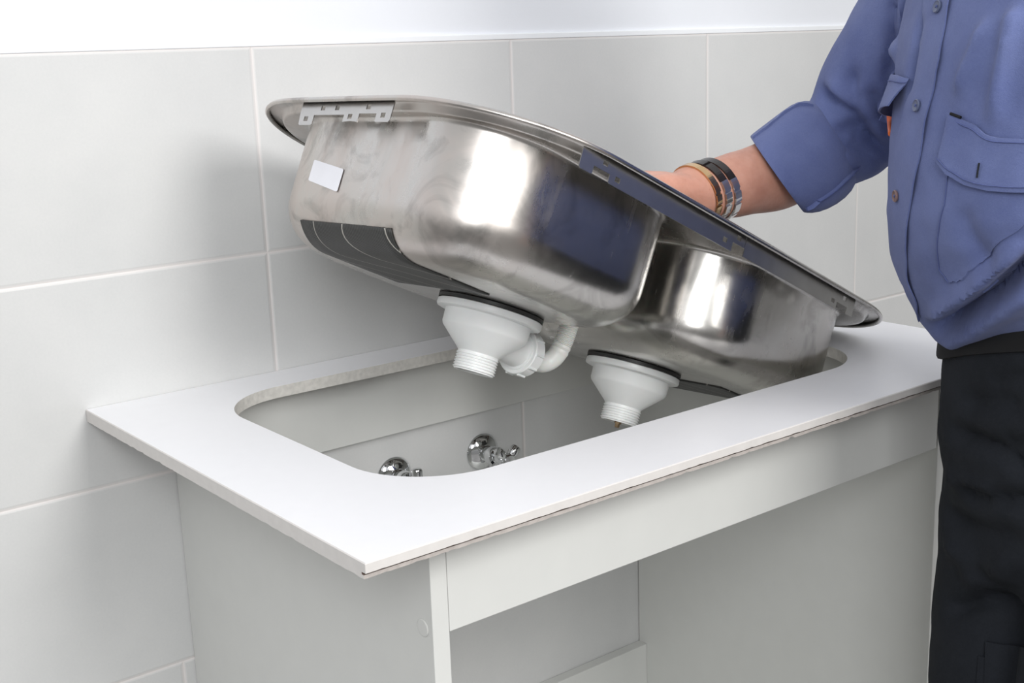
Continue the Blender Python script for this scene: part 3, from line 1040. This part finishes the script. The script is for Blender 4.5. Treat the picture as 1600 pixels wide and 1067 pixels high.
def bracelet(s, m1, m2, w_, name, label):
    p = WR + WD * s
    r_ = 0.0306 + 0.0022 * s / 0.03
    q_ = (WD + Vector((0.0, 0.05, 0.20))).normalized().to_track_quat('Z', 'Y')
    lo = [q_ @ Vector((math.cos(2 * PI * k / 80), math.sin(2 * PI * k / 80), 0)) for k in range(80)]
    rk = []
    for d in lo:
        hit = BB.ray_cast(p + d * 0.07, -d)
        rk.append(0.07 - hit[3] if hit[0] else r_)
    rk = [sum(rk[(i + j) % 80] for j in range(-4, 5)) / 9 + 0.0001 for i in range(80)]
    def seg(mask, thick, m, nm, par):
        bm = nb()
        n_ = q_ @ Vector((0, 0, 1))
        for k in range(80):
            if not mask(k):
                continue
            d0, d1 = lo[k], lo[(k + 1) % 80]
            V = []
            for rr_ in (0, thick):
                for h_ in (-w_ / 2, w_ / 2):
                    V += [bm.verts.new(p + d0 * (rk[k] + rr_) + n_ * h_), bm.verts.new(p + d1 * (rk[(k + 1) % 80] + rr_) + n_ * h_)]
            for f in ((4, 5, 7, 6), (0, 2, 3, 1), (0, 1, 5, 4), (2, 6, 7, 3), (0, 4, 6, 2), (1, 3, 7, 5)):
                bm.faces.new([V[i] for i in f])
        bmesh.ops.remove_doubles(bm, verts=bm.verts, dist=1e-6)
        return pobj(nm, bm, m, par, smooth=30)
    top = lambda k: lo[k].z > 0.42
    a_ = seg(lambda k: top(k), 0.0022, m1, name, man)
    a_['label'] = label
    # link plates round the rest
    for j in range(0, 80, 5):
        ks = [kk for kk in range(j, j + 5) if not top(kk % 80)]
        if len(ks) < 3:
            continue
        ks = ks[:-1] if len(ks) == 5 else ks
        seg(lambda k, ks=ks: k in ks, 0.0026, m2, 'link', a_)
    seg(lambda k: not top(k), 0.0012, m2, 'band', a_)


bracelet(0.005, GOLD, GOLD, 0.0078, 'bracelet', 'narrow gold bracelet nearest the hand')
bracelet(0.0175, BBRACE, SILVER, 0.0095, 'bracelet', 'dark-topped silver link bracelet in the middle')
bracelet(0.0300, BBRACE, SILVER, 0.0095, 'bracelet', 'black-topped silver link bracelet nearest the elbow')

# trousers
b = nb()
TRR = [(0.70, 0.0, .115, .060), (0.75, 0.0, .142, .085), (0.80, 0.0, .157, .106), (0.86, 0.0, .160, .120), (0.92, 0.0, .158, .122), (0.985, 0.0, .157, .118)]
rings(b, [torso_ring(z, fo, a, b_) for z, fo, a, b_ in TRR], cap0=True, cap1=True)
for h_ in (HR, HL):
    h_ = Vector(h_)
    capsule_chain(b, [h_ + Vector((0, 0, 0.84)), h_ + FV * 0.006 + Vector((0, 0, 0.66)), h_ + FV * 0.012 + Vector((0, 0, 0.48)), h_ + Vector((0, 0, 0.28)), h_ - FV * 0.02 + Vector((0, 0, 0.13))],
                  [0.088, 0.088, 0.084, 0.078, 0.075], 32, 8)
tb = remeshed(b, 'trousers', 0.0060, 22)
for v in tb.verts:
    v.co.z += waist_lift(v.co, 0.74, 0.93)
TCREASES = [
    ([[0.6458, -0.7085, 0.919], [0.6231, -0.7583, 0.9363], [0.6127, -0.7953, 0.9415]], 0.01, 0.01),
    ([[0.6625, -0.6857, 0.8817], [0.6357, -0.7324, 0.8891], [0.6235, -0.7642, 0.8885], [0.617, -0.7902, 0.8793], [0.6144, -0.8135, 0.8742]], 0.009, 0.016),
    ([[0.6202, -0.7711, 0.8981], [0.6122, -0.8001, 0.9015], [0.6088, -0.8272, 0.9073]], 0.007, 0.014),
    ([[0.663, -0.7043, 0.8205], [0.6482, -0.7325, 0.8253], [0.6251, -0.7945, 0.8405], [0.6184, -0.8257, 0.8507]], 0.008, 0.016),
    ([[0.684, -0.6834, 0.6684], [0.6786, -0.7093, 0.6844], [0.6813, -0.739, 0.7026], [0.6777, -0.7749, 0.7046]], 0.009, 0.016),
    ([[0.698, -0.6666, 0.7421], [0.6821, -0.7042, 0.7395], [0.665, -0.751, 0.7518], [0.638, -0.7928, 0.783]], 0.012, -0.012),
    ([[0.6982, -0.6649, 0.7753], [0.6745, -0.7068, 0.7788], [0.6509, -0.7503, 0.7852], [0.6304, -0.7957, 0.8062]], 0.012, 0.01),
    ([[0.6801, -0.6778, 0.8273], [0.6488, -0.7273, 0.8335], [0.6332, -0.7649, 0.8371]], 0.012, -0.01),
    ([[0.6261, -0.7488, 0.9508], [0.6152, -0.7813, 0.9654], [0.6101, -0.8096, 0.9716]], 0.008, 0.007),
    ([[0.6832, -0.6972, 0.7147], [0.6802, -0.7362, 0.7246], [0.6452, -0.7899, 0.763]], 0.012, -0.01),
]
crease(tb, TCREASES)
for _ in range(1):
    bmesh.ops.smooth_vert(tb, verts=tb.verts, factor=0.5, use_axis_x=True, use_axis_y=True, use_axis_z=True)
for v in tb.verts:
    v.co += v.normal * (0.0035 * noise.noise(Vector((v.co.x * 6, v.co.y * 6, v.co.z * 16))) + 0.001 * noise.noise(v.co * 40))
tb.normal_update()
TB = BVHTree.FromBMesh(tb)
trousers = pobj('trousers', tb, DARK)
b = nb()
rr0 = torso_ring(0.952, 0.0, .1635, .1255, 72)
rings(b, [rr0, [p + Vector((0, 0, 0.034)) for p in torso_ring(0.952, 0.0, .1615, .1235, 72)], [p + Vector((0, 0, 0.034)) for p in torso_ring(0.952, 0.0, .155, .117, 72)], torso_ring(0.952, 0.0, .155, .117, 72), rr0])
bmesh.ops.remove_doubles(b, verts=b.verts, dist=1e-5)
for v in b.verts:
    v.co.z += waist_lift(v.co, 0.74, 0.93)
pobj('belt', b, LEATHER, trousers)
for h_ in (HR, HL):
    b = nb()
    h_ = Vector(h_)
    bs = [(0.0, .052, .060, 0.05), (0.02, .054, .062, 0.05)]
    R_ = []
    for z, a_, l0, l1 in ((0.0, .045, .075, .150), (0.022, .047, .077, .152), (0.045, .044, .070, .135), (0.075, .042, .060, .070), (0.12, .045, .055, .045), (0.16, .048, .055, .048)):
        R_.append([h_ + FV * ((l1 if math.cos(2 * PI * k / 32) > 0 else l0) * math.cos(2 * PI * k / 32) - 0.02) + RV * a_ * math.sin(2 * PI * k / 32) + Vector((0, 0, z + 0.0005)) for k in range(32)])
    rings(b, R_, cap0=True, cap1=True)
    pobj('boot', b, LEATHER)


# fine parts sewn on the shirt and trousers


def polyl(pts, n):
    P_ = [Vector(q_) for q_ in pts]
    L_ = [0]
    for a_, b_ in zip(P_, P_[1:]):
        L_.append(L_[-1] + (b_ - a_).length)
    out = []
    for i in range(n):
        t_ = L_[-1] * i / (n - 1)
        for j in range(len(P_) - 1):
            if t_ <= L_[j + 1] + 1e-9:
                out.append(P_[j].lerp(P_[j + 1], (t_ - L_[j]) / max(1e-9, L_[j + 1] - L_[j])))
                break
    return out


def patch(name, A, B, tree, m, parent, h0, th, na=40, nb_=14, lift=None, label=None):
    """cloth piece between edge lines A and B, laid over the garment and turned down at its edge"""
    A, B = polyl(A, na), polyl(B, na)
    bm = nb()
    top, bot = [], []
    for i in range(na):
        rt_, rb_ = [], []
        for j in range(nb_):
            q_ = A[i].lerp(B[i], j / (nb_ - 1))
            co, no, _, _ = tree.find_nearest(q_)
            e_ = min(i, na - 1 - i, j, nb_ - 1 - j)
            hh = h0 * (1 if e_ > 0 else 0.75)
            if lift:
                hh += lift(i / (na - 1), j / (nb_ - 1))
            rt_.append(co + no * (hh + th))
            rb_.append(co + no * (hh - (0.0 if e_ else 0.0)))
        top.append(rt_)
        bot.append(rb_)
    VT = [[bm.verts.new(q_) for q_ in r] for r in top]
    VB = [[bm.verts.new(q_) for q_ in r] for r in bot]
    for V, fl in ((VT, 0), (VB, 1)):
        for i in range(na - 1):
            for j in range(nb_ - 1):
                f = [V[i][j], V[i + 1][j], V[i + 1][j + 1], V[i][j + 1]]
                bm.faces.new(f if fl else f[::-1])
    bd = [(i, 0) for i in range(na)] + [(na - 1, j) for j in range(1, nb_)] + [(i, nb_ - 1) for i in range(na - 2, -1, -1)] + [(0, j) for j in range(nb_ - 2, 0, -1)]
    for k in range(len(bd)):
        (i, j), (i2, j2) = bd[k], bd[(k + 1) % len(bd)]
        bm.faces.new((VT[i][j], VT[i2][j2], VB[i2][j2], VB[i][j]))
    o = pobj(name, bm, m, parent, smooth=50)
    if label:
        o['label'] = label
    return o


def seam(pts, tree, parent, m=None, off=0.0016, r_=0.00045, n=60):
    bm = nb()
    P_ = []
    for q_ in polyl(pts, n):
        co, no, _, _ = tree.find_nearest(q_)
        P_.append(co + no * off)
    tube(bm, P_, r_, 6)
    return pobj('seam', bm, m or THREAD, parent)


def button(p_, tree, m, parent, r_=0.0058):
    co, no, _, _ = tree.find_nearest(Vector(p_))
    bm = nb()
    c_ = co + no * 0.0026
    lathe(bm, [(0.0, 0.0), (r_ * 0.9, 0.0), (r_, 0.0008), (r_, 0.0018), (r_ * 0.88, 0.0026), (r_ * 0.72, 0.0019), (0.0, 0.0017)], 32, c_, no, False, False)
    o = pobj('button', bm, m, parent, smooth=40)
    q_ = no.to_track_quat('Z', 'Y')
    for a_ in (0.6, 0.6 + PI / 2):
        bm = nb()
        d_ = q_ @ Vector((math.cos(a_), math.sin(a_), 0))
        tube(bm, [c_ + no * 0.0016 - d_ * 0.0016, c_ + no * 0.0026, c_ + no * 0.0016 + d_ * 0.0016], 0.0005, 6)
        pobj('thread', bm, THREAD, o)
    return o


K = {"placR": [[0.5945, -0.7135, 1.3304], [0.5889, -0.7166, 1.3161], [0.5831, -0.7156, 1.2906], [0.5791, -0.7155, 1.2649], [0.5781, -0.7097, 1.2337], [0.5765, -0.705, 1.2055], [0.574, -0.701, 1.1716], [0.5768, -0.6924, 1.1326], [0.5881, -0.6818, 1.0881], [0.6149, -0.6667, 1.0469], [0.6221, -0.6669, 1.0327], [0.634, -0.6648, 1.0184], [0.6527, -0.6569, 0.9971]], "placL": [[0.6178, -0.6711, 1.333], [0.6115, -0.6734, 1.3152], [0.6054, -0.673, 1.2917], [0.6, -0.673, 1.262], [0.5997, -0.6687, 1.2362], [0.5994, -0.663, 1.2074], [0.6017, -0.654, 1.176], [0.6125, -0.6415, 1.1332], [0.6364, -0.6251, 1.0834], [0.6356, -0.6323, 1.054], [0.6429, -0.6372, 1.0394], [0.6334, -0.6541, 1.0294], [0.6458, -0.6558, 1.0083]], "btn": [[0.5939, -0.702, 1.3103], [0.5847, -0.6902, 1.2205], [0.593, -0.6652, 1.1328], [0.6284, -0.6493, 1.0442]], "flapR_top": [[0.7498, -0.5419, 1.2473], [0.6181, -0.6447, 1.2483], [0.6038, -0.6641, 1.2451]], "flapR_bot": [[0.7561, -0.5182, 1.1959], [0.7656, -0.5238, 1.1897], [0.6072, -0.6543, 1.2173]], "orange": [[0.7686, -0.5259, 1.1895], [0.6357, -0.6228, 1.1903]], "flapL_top": [[0.5642, -0.7395, 1.2157], [0.5579, -0.7553, 1.2104], [0.5544, -0.7691, 1.2067], [0.5504, -0.7832, 1.1989], [0.5493, -0.7931, 1.1968], [0.5479, -0.8184, 1.1961], [0.5496, -0.8461, 1.1966]], "flapL_bot": [[0.5618, -0.7315, 1.171], [0.5563, -0.7454, 1.1611], [0.5501, -0.7671, 1.1542], [0.5449, -0.793, 1.1504], [0.5439, -0.8087, 1.1507], [0.5445, -0.8231, 1.1516], [0.55, -0.8488, 1.1533]], "pockL_l": [[0.5576, -0.7436, 1.1673], [0.5563, -0.7409, 1.1333], [0.5666, -0.7287, 1.0953], [0.5811, -0.7226, 1.0683], [0.5851, -0.7331, 1.0541]], "pockL_r": [[0.5492, -0.8479, 1.1732], [0.55, -0.8488, 1.1528], [0.547, -0.8407, 1.1279], [0.5549, -0.8148, 1.0938], [0.5845, -0.76, 1.0478]], "hole": [[0.5483, -0.7822, 1.1739], [0.5471, -0.7818, 1.1616]], "notch_ends": [[0.5628, -0.743, 1.2152], [0.5585, -0.7543, 1.2123]], "cufT": [[0.639, -0.439, 1.1783], [0.6587, -0.4436, 1.1894], [0.6889, -0.4415, 1.2027], [0.7135, -0.4427, 1.2116], [0.7304, -0.4496, 1.2093]], "cufB": [[0.6715, -0.4891, 1.0994], [0.6864, -0.4961, 1.1078], [0.7107, -0.4976, 1.1165], [0.7318, -0.4982, 1.1271], [0.7643, -0.488, 1.1371]], "cp_top": [[0.6777, -0.7358, 0.6555], [0.6837, -0.7528, 0.6561], [0.6857, -0.7732, 0.6587], [0.6224, -0.84, 0.7006]], "cp_bot": [[0.6776, -0.737, 0.5809], [0.6851, -0.7564, 0.5831], [0.6398, -0.8022, 0.6166], [0.6194, -0.8457, 0.64]], "cq_l": [[0.6764, -0.7286, 0.6354], [0.676, -0.7275, 0.5775]], "cq_r": [[0.6812, -0.748, 0.6381], [0.6809, -0.7471, 0.5808]]}

pl = patch('placket', K['placR'], K['placL'], SB, BLUE, shirt, 0.0006, 0.0016, 70, 10, lambda u, v: 0.0022 * max(0, 1 - v * 4) * (0.6 + 0.4 * math.sin(u * 40)))
for i, q_ in enumerate(K['btn'][:3]):
    button(q_, SB, BTNB if i == 2 else BTN, shirt, 0.0060)
K['pockL_r'] = [[q_[0], q_[1], q_[2] + dz_] for q_, dz_ in zip(K['pockL_r'], (0.0, 0.003, 0.013, 0.022, 0.012))]
K['pockL_l'][-1][2] += 0.003
pk = patch('pocket', K['pockL_l'], K['pockL_r'], SB, BLUE, shirt, 0.0004, 0.0014, 36, 24)
seam(K['pockL_l'], SB, pk, off=0.0022)
fl = patch('pocket_flap', K['flapL_top'], K['flapL_bot'], SB, BLUE, shirt, 0.0024, 0.0016, 44, 18, lambda u, v: 0.004 * v * v * (0.8 + 0.2 * math.sin(u * 9)) + 0.003 * max(0, 1 - 6 * u) * (1 - v))
A_, B_ = polyl(K['flapL_top'], 30), polyl(K['flapL_bot'], 30)
seam([a_.lerp(b_, 0.08) for a_, b_ in zip(A_, B_)], SB, fl, off=0.0046)
seam([a_.lerp(b_, 0.90) for a_, b_ in zip(A_, B_)], SB, fl, off=0.0082)
bh = seam(K['hole'], SB, fl, DARK, off=0.0072, r_=0.0010, n=12)
bh.name = 'buttonhole'
fr_ = patch('pocket_flap', K['flapR_top'], K['flapR_bot'], SB, BLUE, shirt, 0.0030, 0.0018, 20, 18, lambda u, v: 0.010 * v, label='small blue flap of the right chest pocket hanging open')
A_, B_ = polyl(K['flapR_top'], 20), polyl(K['flapR_bot'], 20)
seam([a_.lerp(b_, 0.16) for a_, b_ in zip(A_, B_)], SB, fr_, off=0.0068)
q0, q1 = Vector(K['orange'][0]), Vector(K['orange'][1])
co, no, _, _ = SB.find_nearest(q0)
b = nb()
tube(b, [q0 + no * 0.005 + Vector((0, 0, 0.014)), q1 + no * 0.004], 0.0032, 12)
pobj('pocket_tag', b, ORANGE, shirt)['label'] = 'orange strip peeping out under the flap'
co, no, _, _ = SB.find_nearest(Vector(K['notch_ends'][0]))
b = nb()
tube(b, [Vector(K['notch_ends'][0]) + no * 0.006, Vector(K['notch_ends'][1]) + no * 0.004], 0.0014, 12)  # thin dark rod drawn for the small dark notch in the pocket gap
pobj('dark_notch', b, LEATHER, shirt)['label'] = 'small dark notch at the pocket top'
cp = patch('cargo_pocket', K['cp_top'], K['cp_bot'], TB, DARK, trousers, 0.002, 0.003, 24, 16)
patch('pocket_flap', K['cq_l'], K['cq_r'], TB, DARK, trousers, 0.0005, 0.002, 16, 10)
CB = BVHTree.FromPolygons([v.co + PC for v in cuff.data.vertices], [p_.vertices[:] for p_ in cuff.data.polygons])
tu = patch('cuff_turn_up', K['cufT'], K['cufB'], CB, BLUE, cuff, 0.0006, 0.0020, 40, 24, lambda u, v: 0.0020 * v * v + 0.0012 * noise.noise(Vector((u * 6, v * 4, 2))))
seam([q_ + Vector((0, 0, 0.002)) for q_ in polyl(K['cufB'], 30)], CB, tu, off=0.0050, r_=0.0007, n=50)

# shirt collar
b = nb()
nk = PC + FV * 0.045
R_ = []
for z_, ra, rb_ in ((1.462, 0.082, 0.080), (1.500, 0.068, 0.068), (1.508, 0.067, 0.067), (1.500, 0.074, 0.074), (1.458, 0.098, 0.096), (1.455, 0.096, 0.094)):
    R_.append([nk + FV * rb_ * math.cos(2 * PI * k / 48) * (1.0 + (0.12 if z_ < 1.47 else 0)) + RV * ra * math.sin(2 * PI * k / 48) + Vector((0, 0, z_ - 0.02 * math.cos(2 * PI * k / 48))) for k in range(48)])
rings(b, R_)
pobj('collar', b, BLUE, shirt)
